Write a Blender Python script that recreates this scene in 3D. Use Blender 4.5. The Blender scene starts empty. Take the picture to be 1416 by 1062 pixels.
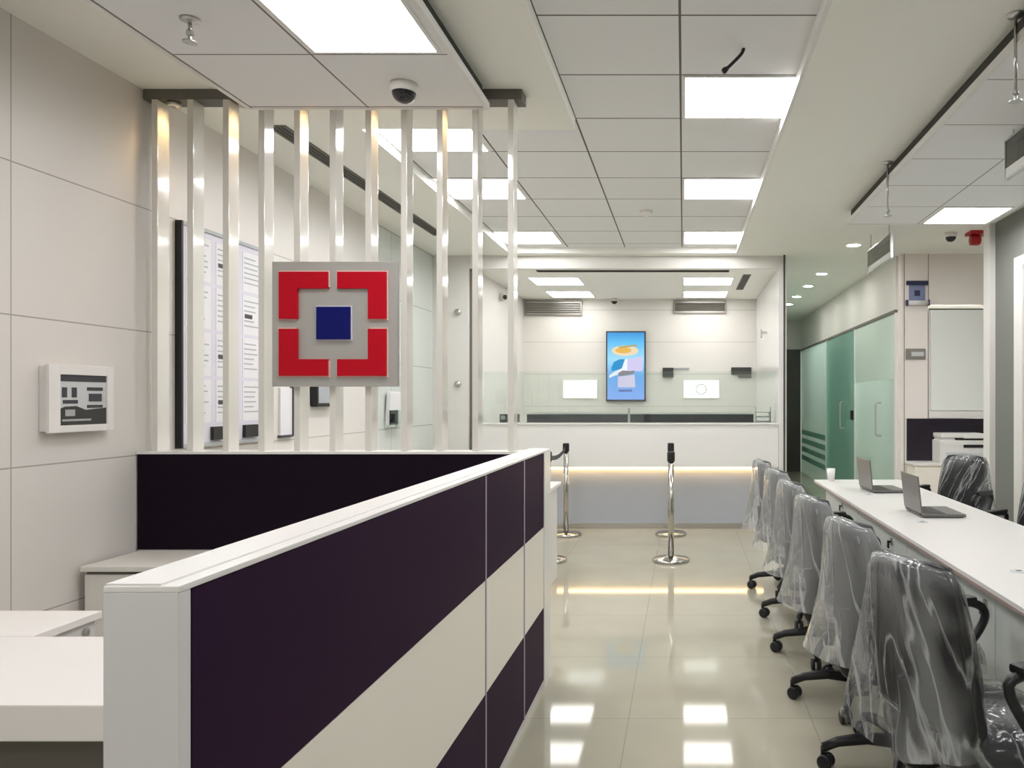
import bpy, bmesh, math, random
from mathutils import Vector, Matrix, noise
random.seed(7)
PI = math.pi
COL = bpy.context.scene.collection
SC = bpy.context.scene

# ------------------------------------------------------------------ materials
def mat(name, col=(.8, .8, .8), rough=.5, metal=0., spec=.5, coat=0., emis=None, estr=0., alpha=1., trans=0., ior=1.45):
    m = bpy.data.materials.new(name); m.use_nodes = True
    b = m.node_tree.nodes['Principled BSDF']
    b.inputs['Base Color'].default_value = (*col, 1)
    b.inputs['Roughness'].default_value = rough
    b.inputs['Metallic'].default_value = metal
    b.inputs['Specular IOR Level'].default_value = spec
    b.inputs['Coat Weight'].default_value = coat
    b.inputs['Coat Roughness'].default_value = .05
    b.inputs['Alpha'].default_value = alpha
    b.inputs['Transmission Weight'].default_value = trans
    b.inputs['IOR'].default_value = ior
    if emis:
        b.inputs['Emission Color'].default_value = (*emis, 1)
        b.inputs['Emission Strength'].default_value = estr
    return m

def mnode(nt, op, a, b=None):
    n = nt.nodes.new('ShaderNodeMath'); n.operation = op
    for i, v in enumerate((a, b)):
        if v is None: continue
        if isinstance(v, (int, float)): n.inputs[i].default_value = v
        else: nt.links.new(v, n.inputs[i])
    return n.outputs[0]

def jointed(name, col, line_col, axes, rough=.4, spec=.5, coat=0., mottle=0., mottle_scale=3., coat_rough=.05):
    """plain material with thin joint lines; axes = [(axis, offset, spacing, width)] in object space"""
    m = mat(name, col, rough, spec=spec, coat=coat); nt = m.node_tree
    b = nt.nodes['Principled BSDF']
    b.inputs['Coat Roughness'].default_value = coat_rough
    tc = nt.nodes.new('ShaderNodeTexCoord'); sx = nt.nodes.new('ShaderNodeSeparateXYZ')
    nt.links.new(tc.outputs['Object'], sx.inputs[0])
    mask = None
    for ax, off, sp, w in axes:
        v = mnode(nt, 'SUBTRACT', sx.outputs[ax], off)
        v = mnode(nt, 'DIVIDE', v, sp)
        v = mnode(nt, 'ADD', v, 100.5)
        v = mnode(nt, 'FRACT', v)
        v = mnode(nt, 'SUBTRACT', v, .5)
        v = mnode(nt, 'ABSOLUTE', v)
        v = mnode(nt, 'LESS_THAN', v, w / (2 * sp))
        mask = v if mask is None else mnode(nt, 'MAXIMUM', mask, v)
    base = None
    if mottle:
        nz = nt.nodes.new('ShaderNodeTexNoise'); nz.inputs['Scale'].default_value = mottle_scale
        nz.inputs['Detail'].default_value = 6
        nt.links.new(tc.outputs['Object'], nz.inputs['Vector'])
        mx0 = nt.nodes.new('ShaderNodeMix'); mx0.data_type = 'RGBA'
        mx0.inputs[6].default_value = (*[c * (1 - mottle) for c in col], 1)
        mx0.inputs[7].default_value = (*[min(1, c * (1 + mottle)) for c in col], 1)
        nt.links.new(nz.outputs['Fac'], mx0.inputs[0]); base = mx0.outputs[2]
    mx = nt.nodes.new('ShaderNodeMix'); mx.data_type = 'RGBA'
    mx.inputs[6].default_value = (*col, 1); mx.inputs[7].default_value = (*line_col, 1)
    if base: nt.links.new(base, mx.inputs[6])
    nt.links.new(mask, mx.inputs[0]); nt.links.new(mx.outputs[2], b.inputs['Base Color'])
    bp = nt.nodes.new('ShaderNodeBump'); bp.inputs['Strength'].default_value = .25; bp.inputs['Distance'].default_value = .004
    inv = mnode(nt, 'SUBTRACT', 1., mask)
    nt.links.new(inv, bp.inputs['Height']); nt.links.new(bp.outputs[0], b.inputs['Normal'])
    return m

def plastic_film(name, lo, hi, seed=0.):
    """clear creased polythene: see-through with whiter crease lines, shiny"""
    m = mat(name, (.72, .74, .74), .16, spec=.9); nt = m.node_tree; b = nt.nodes['Principled BSDF']
    tc = nt.nodes.new('ShaderNodeTexCoord')
    def nz(scale, rot, sc, det, dist):
        m0 = nt.nodes.new('ShaderNodeMapping'); m0.inputs['Rotation'].default_value = rot; nt.links.new(tc.outputs['Object'], m0.inputs[0])
        mp = nt.nodes.new('ShaderNodeMapping'); mp.inputs['Scale'].default_value = scale
        mp.inputs['Location'].default_value = (seed, seed * .7, seed * .3)
        nt.links.new(m0.outputs[0], mp.inputs[0])
        n = nt.nodes.new('ShaderNodeTexNoise'); n.inputs['Scale'].default_value = sc; n.inputs['Detail'].default_value = det
        n.inputs['Distortion'].default_value = dist; nt.links.new(mp.outputs[0], n.inputs['Vector']); return n.outputs['Fac']
    crease = nz((5, 7, .9), (.42, .1, 0), 1.5, 3, .4)
    patch = nz((1, 1.6, .7), (.3, 0, 0), 2.6, 2, .3)
    rg = mnode(nt, 'SUBTRACT', crease, .5); rg = mnode(nt, 'ABSOLUTE', rg)
    rg = mnode(nt, 'MULTIPLY', rg, 34.); rg = mnode(nt, 'SUBTRACT', 1., rg); rg = mnode(nt, 'MAXIMUM', rg, 0.)
    pt = mnode(nt, 'SUBTRACT', patch, .46); pt = mnode(nt, 'MULTIPLY', pt, 4.); pt = mnode(nt, 'MAXIMUM', pt, 0.); pt = mnode(nt, 'MINIMUM', pt, 1.)
    lw = nt.nodes.new('ShaderNodeLayerWeight'); lw.inputs['Blend'].default_value = .4
    al = mnode(nt, 'MULTIPLY', rg, .34); p2 = mnode(nt, 'MULTIPLY', pt, hi - lo); al = mnode(nt, 'ADD', al, p2)
    fz = mnode(nt, 'MULTIPLY', lw.outputs['Facing'], lo); al = mnode(nt, 'ADD', al, fz); al = mnode(nt, 'ADD', al, lo)
    al = mnode(nt, 'MINIMUM', al, .92); nt.links.new(al, b.inputs['Alpha'])
    bp = nt.nodes.new('ShaderNodeBump'); bp.inputs['Strength'].default_value = .8; bp.inputs['Distance'].default_value = .025
    nt.links.new(crease, bp.inputs['Height']); nt.links.new(bp.outputs[0], b.inputs['Normal'])
    gl = nt.nodes.new('ShaderNodeBsdfGlossy'); gl.inputs['Roughness'].default_value = .09; nt.links.new(bp.outputs[0], gl.inputs['Normal'])
    fr = nt.nodes.new('ShaderNodeFresnel'); fr.inputs[0].default_value = 1.4; nt.links.new(bp.outputs[0], fr.inputs['Normal'])
    mx = nt.nodes.new('ShaderNodeMixShader'); out = nt.nodes['Material Output']
    ff = mnode(nt, 'MULTIPLY', fr.outputs[0], .8)
    nt.links.new(ff, mx.inputs[0]); nt.links.new(b.outputs[0], mx.inputs[1]); nt.links.new(gl.outputs[0], mx.inputs[2]); nt.links.new(mx.outputs[0], out.inputs[0])
    return m

def tinted_glass(name, tint, diffuse, dfac, rough=.02, ior=1.5):
    """thin glass: tinted see-through, a share of frosted film, mirror reflection"""
    m = bpy.data.materials.new(name); m.use_nodes = True; nt = m.node_tree; nt.nodes.clear()
    o = nt.nodes.new('ShaderNodeOutputMaterial')
    tr = nt.nodes.new('ShaderNodeBsdfTransparent'); tr.inputs[0].default_value = (*tint, 1)
    df = nt.nodes.new('ShaderNodeBsdfDiffuse'); df.inputs[0].default_value = (*diffuse, 1)
    gl = nt.nodes.new('ShaderNodeBsdfGlossy'); gl.inputs['Roughness'].default_value = rough
    gl.inputs[0].default_value = (.95, .97, .97, 1)
    fr = nt.nodes.new('ShaderNodeFresnel'); fr.inputs[0].default_value = ior
    tl = nt.nodes.new('ShaderNodeBsdfTranslucent'); tl.inputs[0].default_value = (*diffuse, 1)
    m0 = nt.nodes.new('ShaderNodeMixShader'); m0.inputs[0].default_value = .5
    nt.links.new(df.outputs[0], m0.inputs[1]); nt.links.new(tl.outputs[0], m0.inputs[2])
    m1 = nt.nodes.new('ShaderNodeMixShader'); m1.inputs[0].default_value = dfac
    nt.links.new(tr.outputs[0], m1.inputs[1]); nt.links.new(m0.outputs[0], m1.inputs[2])
    m2 = nt.nodes.new('ShaderNodeMixShader'); nt.links.new(fr.outputs[0], m2.inputs[0])
    nt.links.new(m1.outputs[0], m2.inputs[1]); nt.links.new(gl.outputs[0], m2.inputs[2])
    nt.links.new(m2.outputs[0], o.inputs[0])
    return m

M = {}
M['wall'] = jointed('wall_laminate', (.76, .725, .685), (.42, .39, .36), [(2, 1.125, .612, .006), (1, 3.127, 1.2, .006)], .38, .4)
M['wall_plain'] = mat('white_paint', (.78, .76, .72), .5)
M['wall_back'] = jointed('back_wall_panels', (.82, .80, .75), (.6, .58, .54), [(2, 1.3, .45, .008)], .35, .4)
M['wall_gloss'] = jointed('pale_green_gloss_panel', (.66, .70, .66), (.4, .42, .4), [(2, 1.13, .6, .008), (1, 7.2, 1.2, .008)], .12, .5)
M['soffit'] = mat('soffit_paint', (.93, .93, .87), .6, spec=.2)
M['tile_mid'] = jointed('ceiling_tiles_centre', (.86, .86, .865), (.18, .16, .16), [(0, -.015, .6, .011), (1, 3.27, .6, .011)], .8, .1)
M['tile_left'] = jointed('ceiling_tiles_teller', (.86, .86, .865), (.26, .22, .22), [(0, -1.545, .575, .009), (1, 3.255, .58, .009)], .8, .1)
M['tile_right'] = jointed('ceiling_tiles_desk', (.86, .86, .865), (.36, .3, .3), [(0, 1.91, .57, .009), (1, 5.83, .58, .009)], .8, .1)
M['floor'] = jointed('polished_vitrified_tile', (.42, .395, .31), (.32, .30, .245), [(0, -.24, .8, .005), (1, 3.44, .82, .005)], .05, .36, 0., .11, 2.6)
M['white'] = mat('white_laminate', (.84, .82, .79), .3)
M['white_satin'] = mat('white_acrylic', (.86, .85, .83), .22, coat=.3)
M['grey_end'] = mat('pale_grey_laminate', (.72, .71, .70), .4)
M['cream'] = mat('cream_laminate', (.92, .87, .77), .35)
M['purple'] = mat('purple_laminate', (.030, .0125, .034), .5, spec=.04)
M['black_panel'] = mat('aubergine_black_laminate', (.013, .008, .014), .5, spec=.04)
M['seam'] = mat('lilac_seam', (.40, .33, .42), .4)
M['slat'] = mat('white_gloss_lacquer', (.76, .73, .67), .12, spec=.6, coat=.6)
M['dark'] = mat('black_plastic', (.012, .012, .013), .42)
M['chair_plastic'] = mat('chair_black_nylon', (.014, .014, .015), .35)
M['charcoal'] = mat('charcoal_reveal', (.05, .05, .045), .7)
M['track'] = mat('grey_channel', (.16, .15, .13), .6)
M['steel'] = mat('polished_steel', (.50, .49, .46), .16, metal=1.)
M['brushed'] = mat('brushed_steel', (.55, .55, .54), .33, metal=1.)
M['silver'] = mat('silver_composite', (.48, .47, .44), .38, metal=.35)
M['red'] = mat('red_acrylic', (.52, .003, .016), .4, spec=.2)
M['blue'] = mat('navy_acrylic', (.004, .007, .13), .4, spec=.2)
M['pink_edge'] = mat('letter_edge', (.78, .55, .50), .4)
M['lamp'] = mat('led_diffuser', (.9, .9, .9), .5, emis=(.985, .985, 1), estr=9.)
M['lamp_cabin'] = mat('led_diffuser_cabin', (.9, .9, .9), .5, emis=(1, .985, .96), estr=4.2)
M['lamp_frame'] = mat('lamp_frame_white', (.82, .81, .79), .5)
M['warm'] = mat('warm_led', (.9, .8, .6), .5, emis=(1, .66, .32), estr=4.5)
M['spot'] = mat('warm_spot_lens', (.9, .8, .6), .5, emis=(1, .68, .32), estr=14.)
M['downlight'] = mat('downlight_lens', (.9, .9, .9), .5, emis=(1, .97, .92), estr=65.)
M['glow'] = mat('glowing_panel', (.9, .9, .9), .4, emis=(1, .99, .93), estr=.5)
M['blue_grey'] = mat('blue_grey_laminate', (.42, .45, .50), .3)
M['desk_top'] = mat('desk_top_white', (.86, .825, .79), .3)
M['long_top'] = mat('long_desk_white', (.75, .725, .695), .3)
M['desk_edge'] = mat('desk_edge_brown', (.34, .25, .22), .5)
M['desk_panel'] = mat('desk_front_grey_green', (.74, .77, .73), .4)
M['mesh'] = mat('black_mesh_fabric', (.016, .016, .018), .6, spec=.25)
M['cushion'] = mat('black_cushion', (.018, .018, .02), .7)
M['film_dark'] = plastic_film('polythene_thin', .03, .48)
M['film'] = plastic_film('polythene_wrap', .20, .55, 3.1)
M['laptop'] = mat('laptop_grey', (.20, .19, .185), .38, metal=.5)
M['laptop_dark'] = mat('laptop_base_dark', (.03, .03, .03), .4)
M['screen_off'] = mat('laptop_screen', (.02, .02, .025), .12)
M['paper'] = mat('paper', (.80, .79, .81), .7)
M['paper_lilac'] = mat('paper_tinted', (.70, .68, .76), .6)
M['print_dark'] = mat('print_dark', (.06, .055, .065), .6)
M['print_grey'] = mat('print_grey', (.42, .44, .46), .5)
M['print_pale'] = mat('print_pale', (.62, .64, .64), .5)
M['alarm_red'] = mat('alarm_red', (.42, .012, .015), .35)
M['dome'] = mat('dome_black', (.012, .012, .014), .08, spec=.7)
M['ivory'] = mat('ivory_plastic', (.80, .77, .72), .4)
M['glass'] = tinted_glass('clear_glass', (.95, .985, .965), (.8, .9, .85), .02)
M['glass_frost'] = tinted_glass('frosted_teal_glass', (.70, .88, .81), (.86, .97, .92), .80, .06, 1.2)
M['glass_teal'] = tinted_glass('teal_glass', (.42, .70, .61), (.54, .80, .71), .60, .03, 1.2)
M['glass_pale'] = tinted_glass('milky_glass', (.8, .84, .82), (.88, .92, .89), .7, .05, 1.2)
M['frost_film'] = mat('frost_film', (.70, .83, .76), .35)
M['acrylic'] = tinted_glass('smoky_acrylic', (.74, .72, .66), (.45, .43, .38), .25)
M['grey_clad'] = mat('grey_cladding', (.205, .21, .195), .35)
M['door_dark'] = mat('dark_door', (.045, .04, .035), .4)
M['vent_metal'] = mat('ventilation_metal', (.30, .28, .25), .3, metal=.6)
M['printer'] = mat('printer_white', (.80, .79, .76), .4)
M['board'] = mat('niche_black', (.02, .016, .024), .25)
M['cab_door'] = mat('cabinet_gloss_white', (.88, .90, .86), .2)
M['cab_body'] = mat('cabinet_pink_white', (.88, .82, .775), .35)
M['cal_blue'] = mat('calendar_blue', (.22, .25, .42), .5)
M['navy'] = mat('navy_plastic', (.02, .025, .075), .4)
M['belt'] = mat('belt_navy', (.015, .018, .04), .6)

# ------------------------------------------------------------------ mesh helpers
def box(bm, x0, x1, y0, y1, z0, z1, bev=0., seg=2):
    r = bmesh.ops.create_cube(bm, size=1.)
    vs = r['verts']
    bmesh.ops.scale(bm, vec=(x1 - x0, y1 - y0, z1 - z0), verts=vs)
    bmesh.ops.translate(bm, vec=((x0 + x1) / 2, (y0 + y1) / 2, (z0 + z1) / 2), verts=vs)
    if bev:
        es = list({e for v in vs for e in v.link_edges})
        bmesh.ops.bevel(bm, geom=es, offset=bev, segments=seg, affect='EDGES', profile=.7)

def BX(*a, **k):
    bm = bmesh.new(); box(bm, *a, **k); return bm

def BXS(lst, bev=0.):
    bm = bmesh.new()
    for a in lst: box(bm, *a, bev=bev)
    return bm

def prism(bm, pts, axis, a0, a1):
    """extrude a polygon given in the two other axes along axis"""
    def P(u, v, w):
        return {0: (w, u, v), 1: (u, w, v), 2: (u, v, w)}[axis]
    A = [bm.verts.new(P(u, v, a0)) for u, v in pts]; B = [bm.verts.new(P(u, v, a1)) for u, v in pts]
    n = len(pts)
    for i in range(n): bm.faces.new((A[i], A[(i + 1) % n], B[(i + 1) % n], B[i]))
    bm.faces.new(A[::-1]); bm.faces.new(B)
    bmesh.ops.recalc_face_normals(bm, faces=bm.faces)

def loft(bm, loops, cap0=True, cap1=True):
    R = [[bm.verts.new(p) for p in l] for l in loops]
    n = len(R[0])
    for a, b in zip(R, R[1:]):
        for i in range(n): bm.faces.new((a[i], a[(i + 1) % n], b[(i + 1) % n], b[i]))
    if cap0: bm.faces.new(R[0][::-1])
    if cap1: bm.faces.new(R[-1])
    return R

def lathe(bm, prof, c=(0, 0, 0), seg=24, axis=2):
    loops = []
    for r, h in prof:
        l = []
        for i in range(seg):
            a = 2 * PI * i / seg; u, v = r * math.cos(a), r * math.sin(a)
            p = {2: (u, v, h), 0: (h, u, v), 1: (v, h, u)}[axis]
            l.append((p[0] + c[0], p[1] + c[1], p[2] + c[2]))
        loops.append(l)
    loft(bm, loops)
    bmesh.ops.recalc_face_normals(bm, faces=bm.faces)

def tube(bm, pts, r, seg=8, closed=False, flat=1.):
    pts = [Vector(p) for p in pts]; n = len(pts)
    rs = r if isinstance(r, (list, tuple)) else [r] * n
    loops = []; up = Vector((0, 0, 1)); prevn = None
    for i, p in enumerate(pts):
        if closed: t = pts[(i + 1) % n] - pts[i - 1]
        else: t = pts[min(i + 1, n - 1)] - pts[max(i - 1, 0)]
        t.normalize()
        if prevn is None:
            ref = up if abs(t.dot(up)) < .95 else Vector((1, 0, 0))
            nn = (ref - t * ref.dot(t)).normalized()
        else:
            nn = (prevn - t * prevn.dot(t)).normalized()
        prevn = nn; bb = t.cross(nn)
        loops.append([p + (nn * math.cos(2 * PI * k / seg) * flat + bb * math.sin(2 * PI * k / seg)) * rs[i] for k in range(seg)])
    if closed:
        loops.append(loops[0])
        R = [[bm.verts.new(q) for q in l] for l in loops[:-1]]; R.append(R[0])
        for a, b in zip(R, R[1:]):
            for i in range(seg): bm.faces.new((a[i], a[(i + 1) % seg], b[(i + 1) % seg], b[i]))
    else: loft(bm, loops)
    bmesh.ops.recalc_face_normals(bm, faces=bm.faces)

def smooth_path(pts, k=4, closed=False):
    """Catmull-Rom through pts"""
    P = [Vector(p) for p in pts]; n = len(P); out = []
    rng = range(n if closed else n - 1)
    for i in rng:
        p0 = P[(i - 1) % n] if closed or i > 0 else P[i]; p1 = P[i]; p2 = P[(i + 1) % n]
        p3 = P[(i + 2) % n] if closed or i + 2 < n else p2
        for j in range(k):
            t = j / k
            out.append(.5 * ((2 * p1) + (p2 - p0) * t + (2 * p0 - 5 * p1 + 4 * p2 - p3) * t * t + (3 * p1 - p0 - 3 * p2 + p3) * t ** 3))
    if not closed: out.append(P[-1])
    return out

def superloop(cx, cy, z, a, b, n=32, e=4.):
    l = []
    for i in range(n):
        t = 2 * PI * i / n; c, s = math.cos(t), math.sin(t)
        l.append((cx + a * math.copysign(abs(c) ** (2 / e), c), cy + b * math.copysign(abs(s) ** (2 / e), s), z))
    return l

BASE = {}
def obj(name, bm, m, parent=None, smooth=False):
    """link a bmesh as one mesh object; a child's vertices are given in world space and moved to its thing's base"""
    if parent is not None:
        off = BASE.get(parent.name, Vector((0, 0, 0)))
        bmesh.ops.translate(bm, vec=-off, verts=bm.verts)
    me = bpy.data.meshes.new(name); bm.to_mesh(me); bm.free()
    me.materials.append(m if not isinstance(m, str) else M[m])
    if smooth:
        for p in me.polygons: p.use_smooth = True
    o = bpy.data.objects.new(name, me); COL.objects.link(o)
    if parent is not None:
        o.parent = parent; BASE[o.name] = BASE.get(parent.name, Vector((0, 0, 0)))
    return o

def tag(o, label, cat, group=None):
    o['label'] = label; o['category'] = cat
    if group: o['group'] = group
    return o

def thing(name, label, cat, loc=(0, 0, 0), group=None):
    o = bpy.data.objects.new(name, None); COL.objects.link(o); o.location = loc; o.empty_display_size = .05
    BASE[o.name] = Vector(loc)
    return tag(o, label, cat, group)

def struct(name, bm, m, parent=None, label=None):
    o = obj(name, bm, m, parent)
    if parent is None:
        o['kind'] = 'structure'; o['label'] = label or name.replace('_', ' ')
    return o

def dup(root, loc, rotz=0., label=None):
    r = root.copy(); COL.objects.link(r); r.location = loc; r.rotation_euler = (0, 0, rotz)
    if label: r['label'] = label
    for ch in list(root.children):
        c = ch.copy(); COL.objects.link(c); c.parent = r
        for g in list(ch.children):
            d = g.copy(); COL.objects.link(d); d.parent = c
    return r

# ------------------------------------------------------------------ setting
XL, XR = -2.68, 2.72          # side walls
ZS, ZT, ZI = 2.936, 3.0, 2.83  # soffit, recessed centre tiles, dropped tile panels
YB = -3.2
fl = struct('floor', BX(-3.0, 5.2, YB - .2, 15.4, -.1, 0), 'floor', label='polished beige tiled floor')
struct('wall_left', BX(XL - .12, XL, YB, 6.9, 0, 3.1), 'wall', label='white panelled wall beside the teller pen')
struct('wall_far_left', BX(XL - .12, XL, 6.9, 8.39, 0, 3.1), 'wall_gloss', label='pale green glossy panels at the end of the side wall')
struct('wall_rear', BX(-2.8, 3.4, YB - .12, YB, 0, 3.1), 'wall_plain', label='wall behind the viewpoint')
# soffit (plaster bulkheads) and the recessed tile field between them
struct('ceiling', BXS([
    (-2.8, -.615, YB, 4.47, ZS, 3.06), (-2.8, -1.83, 4.47, 8.25, ZS, 3.06), (.575, 5.2, YB, 8.25, ZS, 3.06),
    (-2.8, 1.075, 8.25, 8.40, ZS, 3.06), (1.075, 5.2, 8.25, 15.3, ZS, 3.06)]), 'soffit', label='plain painted ceiling soffit')
struct('ceiling_tiles', BXS([(-.615, .575, YB, 8.25, ZT, 3.06), (-1.83, -.615, 4.47, 8.25, ZT, 3.06)]), 'tile_mid', label='recessed square ceiling tiles')
struct('trim_1', BXS([(.555, .575, YB, 8.25, ZS - .002, ZT)]), 'white', label='white lip along the tile recess')

def island(nm, x0, x1, y0, y1, m, label):
    r = struct(nm, BX(x0 + .02, x1 - .02, y0 + .02, y1 - .02, ZI, ZI + .02), m, label=label)
    e = .022
    struct('edge_trim', BXS([(x0, x0 + e, y0, y1, ZI - .004, ZI + .03), (x1 - e, x1, y0, y1, ZI - .004, ZI + .03),
                             (x0 + e, x1 - e, y0, y0 + e, ZI - .004, ZI + .03), (x0 + e, x1 - e, y1 - e, y1, ZI - .004, ZI + .03)]), 'lamp_frame', r)
    struct('shadow_gap', BX(x0 + .03, x1 - .03, y0 + .03, y1 - .03, ZI + .02, ZS), 'charcoal', r)
island('ceiling_panel_1', -2.145, -.955, -2.2, 3.87, 'tile_left', 'dropped tiled ceiling panel over the teller pen')
island('ceiling_panel_2', 1.335, 2.49, -2.2, 6.42, 'tile_right', 'dropped tiled ceiling panel over the long desk')

# right-hand glazed front
struct('wall_right', BXS([(XR, XR + .1, 6.46, 6.84, 0, ZS), (XR, XR + .1, YB, 6.46, 2.56, ZS), (XR, XR + .1, YB, 3.4, 0, 2.56)]), 'grey_clad', label='grey clad wall behind the desk chairs')
struct('trim_2', BX(XR - .05, XR + .12, 6.84, 6.98, 0, ZS), 'white', label='white jamb at the end of the grey wall')
w1 = struct('window_1', BXS([(XR, XR + .1, 6.30, 6.46, 0, 2.56), (XR, XR + .1, 3.4, 6.30, 2.48, 2.56), (XR, XR + .1, 3.4, 6.30, 0, .08), (XR, XR + .1, 4.8, 4.88, .08, 2.48)]), 'white', label='white framed glazing in the grey wall')
struct('pane', BXS([(XR + .04, XR + .05, 3.4, 4.8, .08, 2.48), (XR + .04, XR + .05, 4.88, 6.30, .08, 2.48)]), 'glass_pale', w1)
struct('wall_outer', BX(5.08, 5.2, YB, 15.3, 0, ZS), 'wall_plain', label='wall beyond the glazing')

# pantry wall at the end of the desks
YP = 8.3
struct('wall_pantry', BXS([(2.30, 2.585, YP, YP + .12, 0, ZS), (2.585, 3.2, YP, YP + .12, 2.40, ZS),
                           (2.585, 3.2, YP + .42, YP + .5, 0, 2.40), (3.2, 5.1, YP, YP + .12, 0, ZS)]), 'cab_body', label='white panelled wall with built-in cupboard')
struct('trim_7', BXS([(2.332, 2.338, YP - .003, YP, 0, ZS)]), 'track', label='joint on the narrow pillar')
struct('trim_8', BXS([(2.588, 2.594, YP - .003, YP, 2.40, ZS)]), 'track', label='joint above the cupboard')
# corridor
struct('wall_corridor_left', BX(1.075, 1.10, 8.36, 15.2, 0, ZS), 'wall_plain', label='corridor wall beside the cash cabin')
struct('trim_3', BX(1.066, 1.082, 8.345, 8.362, 0, ZS), 'charcoal', label='dark edge strip on the cabin corner')
struct('wall_corridor_end', BX(1.0, 5.1, 15.2, 15.3, 0, ZS), 'wall_plain', label='end wall of the corridor')
d3 = struct('door_3', BX(1.35, 2.26, 15.15, 15.2, 0, 2.36), 'door_dark', label='dark door at the end of the corridor')
XG = 2.28
struct('wall_corridor_right', BXS([(XG, XG + .08, YP + .12, 15.2, 2.36, ZS)]), 'wall_plain', label='white wall above the corridor glass')
struct('trim_4', BXS([(XG - .01, XG + .03, YP + .12, 15.2, 2.33, 2.362)]), 'track', label='dark rail along the top of the corridor glass')
struct('trim_5', BXS([(XG - .005, XG + .035, y, y + .05, 0, 2.33) for y in (8.42, 10.42, 12.5)]), 'white', label='slim white posts between the corridor glass')

def glass_door(name, y0, y1, m, label, hy):
    d = struct(name, BX(XG, XG + .012, y0, y1, .012, 2.325), m, label=label)
    if hy:
        bm = bmesh.new()
        pts = [(XG - .001, hy, .98), (XG - .05, hy, .98), (XG - .06, hy, 1.0), (XG - .06, hy, 1.34), (XG - .05, hy, 1.36), (XG - .001, hy, 1.36)]
        tube(bm, pts, .013)
        struct('handle', bm, 'brushed', d)
    return d
d1 = glass_door('door_1', 8.48, 10.41, 'glass_frost', 'frosted pale teal glass door nearest the pantry wall', 9.05)
struct('frost_band', BX(XG - .003, XG, 8.5, 10.4, 1.62, 2.31), 'frost_film', d1)
d2 = glass_door('door_2', 10.48, 12.49, 'glass_teal', 'dark teal glass door in the corridor', 11.1)
struct('lock', BX(XG - .03, XG + .0, 10.52, 10.62, 1.12, 1.25, bev=.01), 'dark', d2)
w2 = struct('window_2', BX(XG, XG + .012, 12.56, 15.18, .0, 2.325), 'glass_frost', label='frosted glass panel at the far end of the corridor')
struct('stripe', BXS([(XG - .003, XG, 12.6, 15.1, .25 + .16 * k, .34 + .16 * k) for k in range(4)]), 'glass_teal', w2)

# cash cabin shell
YC = 8.39
struct('wall_cabin_front', BXS([(-2.69, -2.30, YC, YC + .1, 0, ZS), (-2.26, -2.20, YC + .06, YC + .1, 0, ZS), (-2.30, 1.075, YC + .01, YC + .07, 2.8, ZS)]), 'wall_plain', label='white frame around the cash cabin')
struct('trim_6', BX(-2.30, -2.262, YC + .05, YC + .1, 0, 2.8), 'track', label='dark upright gap at the cabin corner')
struct('wall_cabin_left', BX(-2.36, -2.24, YC + .1, 11.0, 0, 2.8), 'wall_plain', label='side wall inside the cash cabin')
struct('wall_cabin_right', BX(1.02, 1.075, YC, 11.1, 0, 2.85), 'white_satin', label='white side wall of the cabin beside the corridor')
struct('wall_cabin_back', BX(-2.36, 1.075, 11.0, 11.1, 0, 2.9), 'wall_back', label='white panelled back wall of the cash cabin')
struct('ceiling_cabin', BX(-2.36, 1.02, YC + .07, 11.0, 2.8, 2.9), 'soffit', label='ceiling of the cash cabin')

# ------------------------------------------------------------------ ceiling lights
def ceiling_light(loc, sx, sy, label, group, lamp='lamp'):
    t = thing('ceiling_light', label, 'light', loc, group)
    x, y, z = loc; w = .016
    obj('frame', BXS([(x - sx / 2, x - sx / 2 + w, y - sy / 2, y + sy / 2, z - .006, z), (x + sx / 2 - w, x + sx / 2, y - sy / 2, y + sy / 2, z - .006, z),
                      (x - sx / 2 + w, x + sx / 2 - w, y - sy / 2, y - sy / 2 + w, z - .006, z), (x - sx / 2 + w, x + sx / 2 - w, y + sy / 2 - w, y + sy / 2, z - .006, z)]), 'lamp_frame', t)
    obj('diffuser', BX(x - sx / 2 + w, x + sx / 2 - w, y - sy / 2 + w, y + sy / 2 - w, z - .003, z), lamp, t)
    return t
cx = .285
GL = 'square ceiling lights over the lobby'
L0 = ceiling_light((cx, 3.27 + .9, ZT), .58, .58, 'square white ceiling light beside the dangling black cable', GL)
def more(k, x, label): dup(L0, (x, 3.27 + .6 * k + .3, ZT), 0, label)
more(4, cx, 'square ceiling light in the tile recess, second of three running to the cash cabin')
more(7, cx, 'square ceiling light in the tile recess, last of three before the cash cabin')
more(-2, cx, 'square ceiling light in the tile recess above the viewpoint')
more(-6, cx, 'square ceiling light in the tile recess behind the viewpoint')
lx = -1.53
more(2, lx, 'square ceiling light seen through the slats close behind the screen')
more(4, lx, 'square ceiling light seen through the last slats, middle of the row behind the screen')
more(7, lx, 'square ceiling light beside the last slat, farthest behind the screen')
I0 = ceiling_light((-1.262, 2.963, ZI), .53, .545, 'large bright ceiling light over the teller pen', 'square lights in the dropped ceiling panels')
I0b = dup(I0, (-1.262, .64, ZI), 0, 'bright ceiling light in the dropped panel above the purple partition')
dup(I0, (-1.262, -1.1, ZI), 0, 'ceiling light in the dropped panel behind the viewpoint')
dup(I0, (2.2, 6.11, ZI), 0, 'bright ceiling light over the far end of the long desk')
dup(I0, (2.2, 3.22, ZI), 0, 'ceiling light over the near end of the long desk')
dup(I0, (2.2, .3, ZI), 0, 'ceiling light over the desk behind the viewpoint')
C0 = ceiling_light((-1.5, 9.3, 2.8), .6, .6, 'cabin ceiling light above the screen side, closer to the counter', 'ceiling lights in the cash cabin', 'lamp_cabin')
dup(C0, (-1.5, 10.45, 2.8), 0, 'cabin ceiling light close to the back wall above the metal vent and dome camera')
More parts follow.
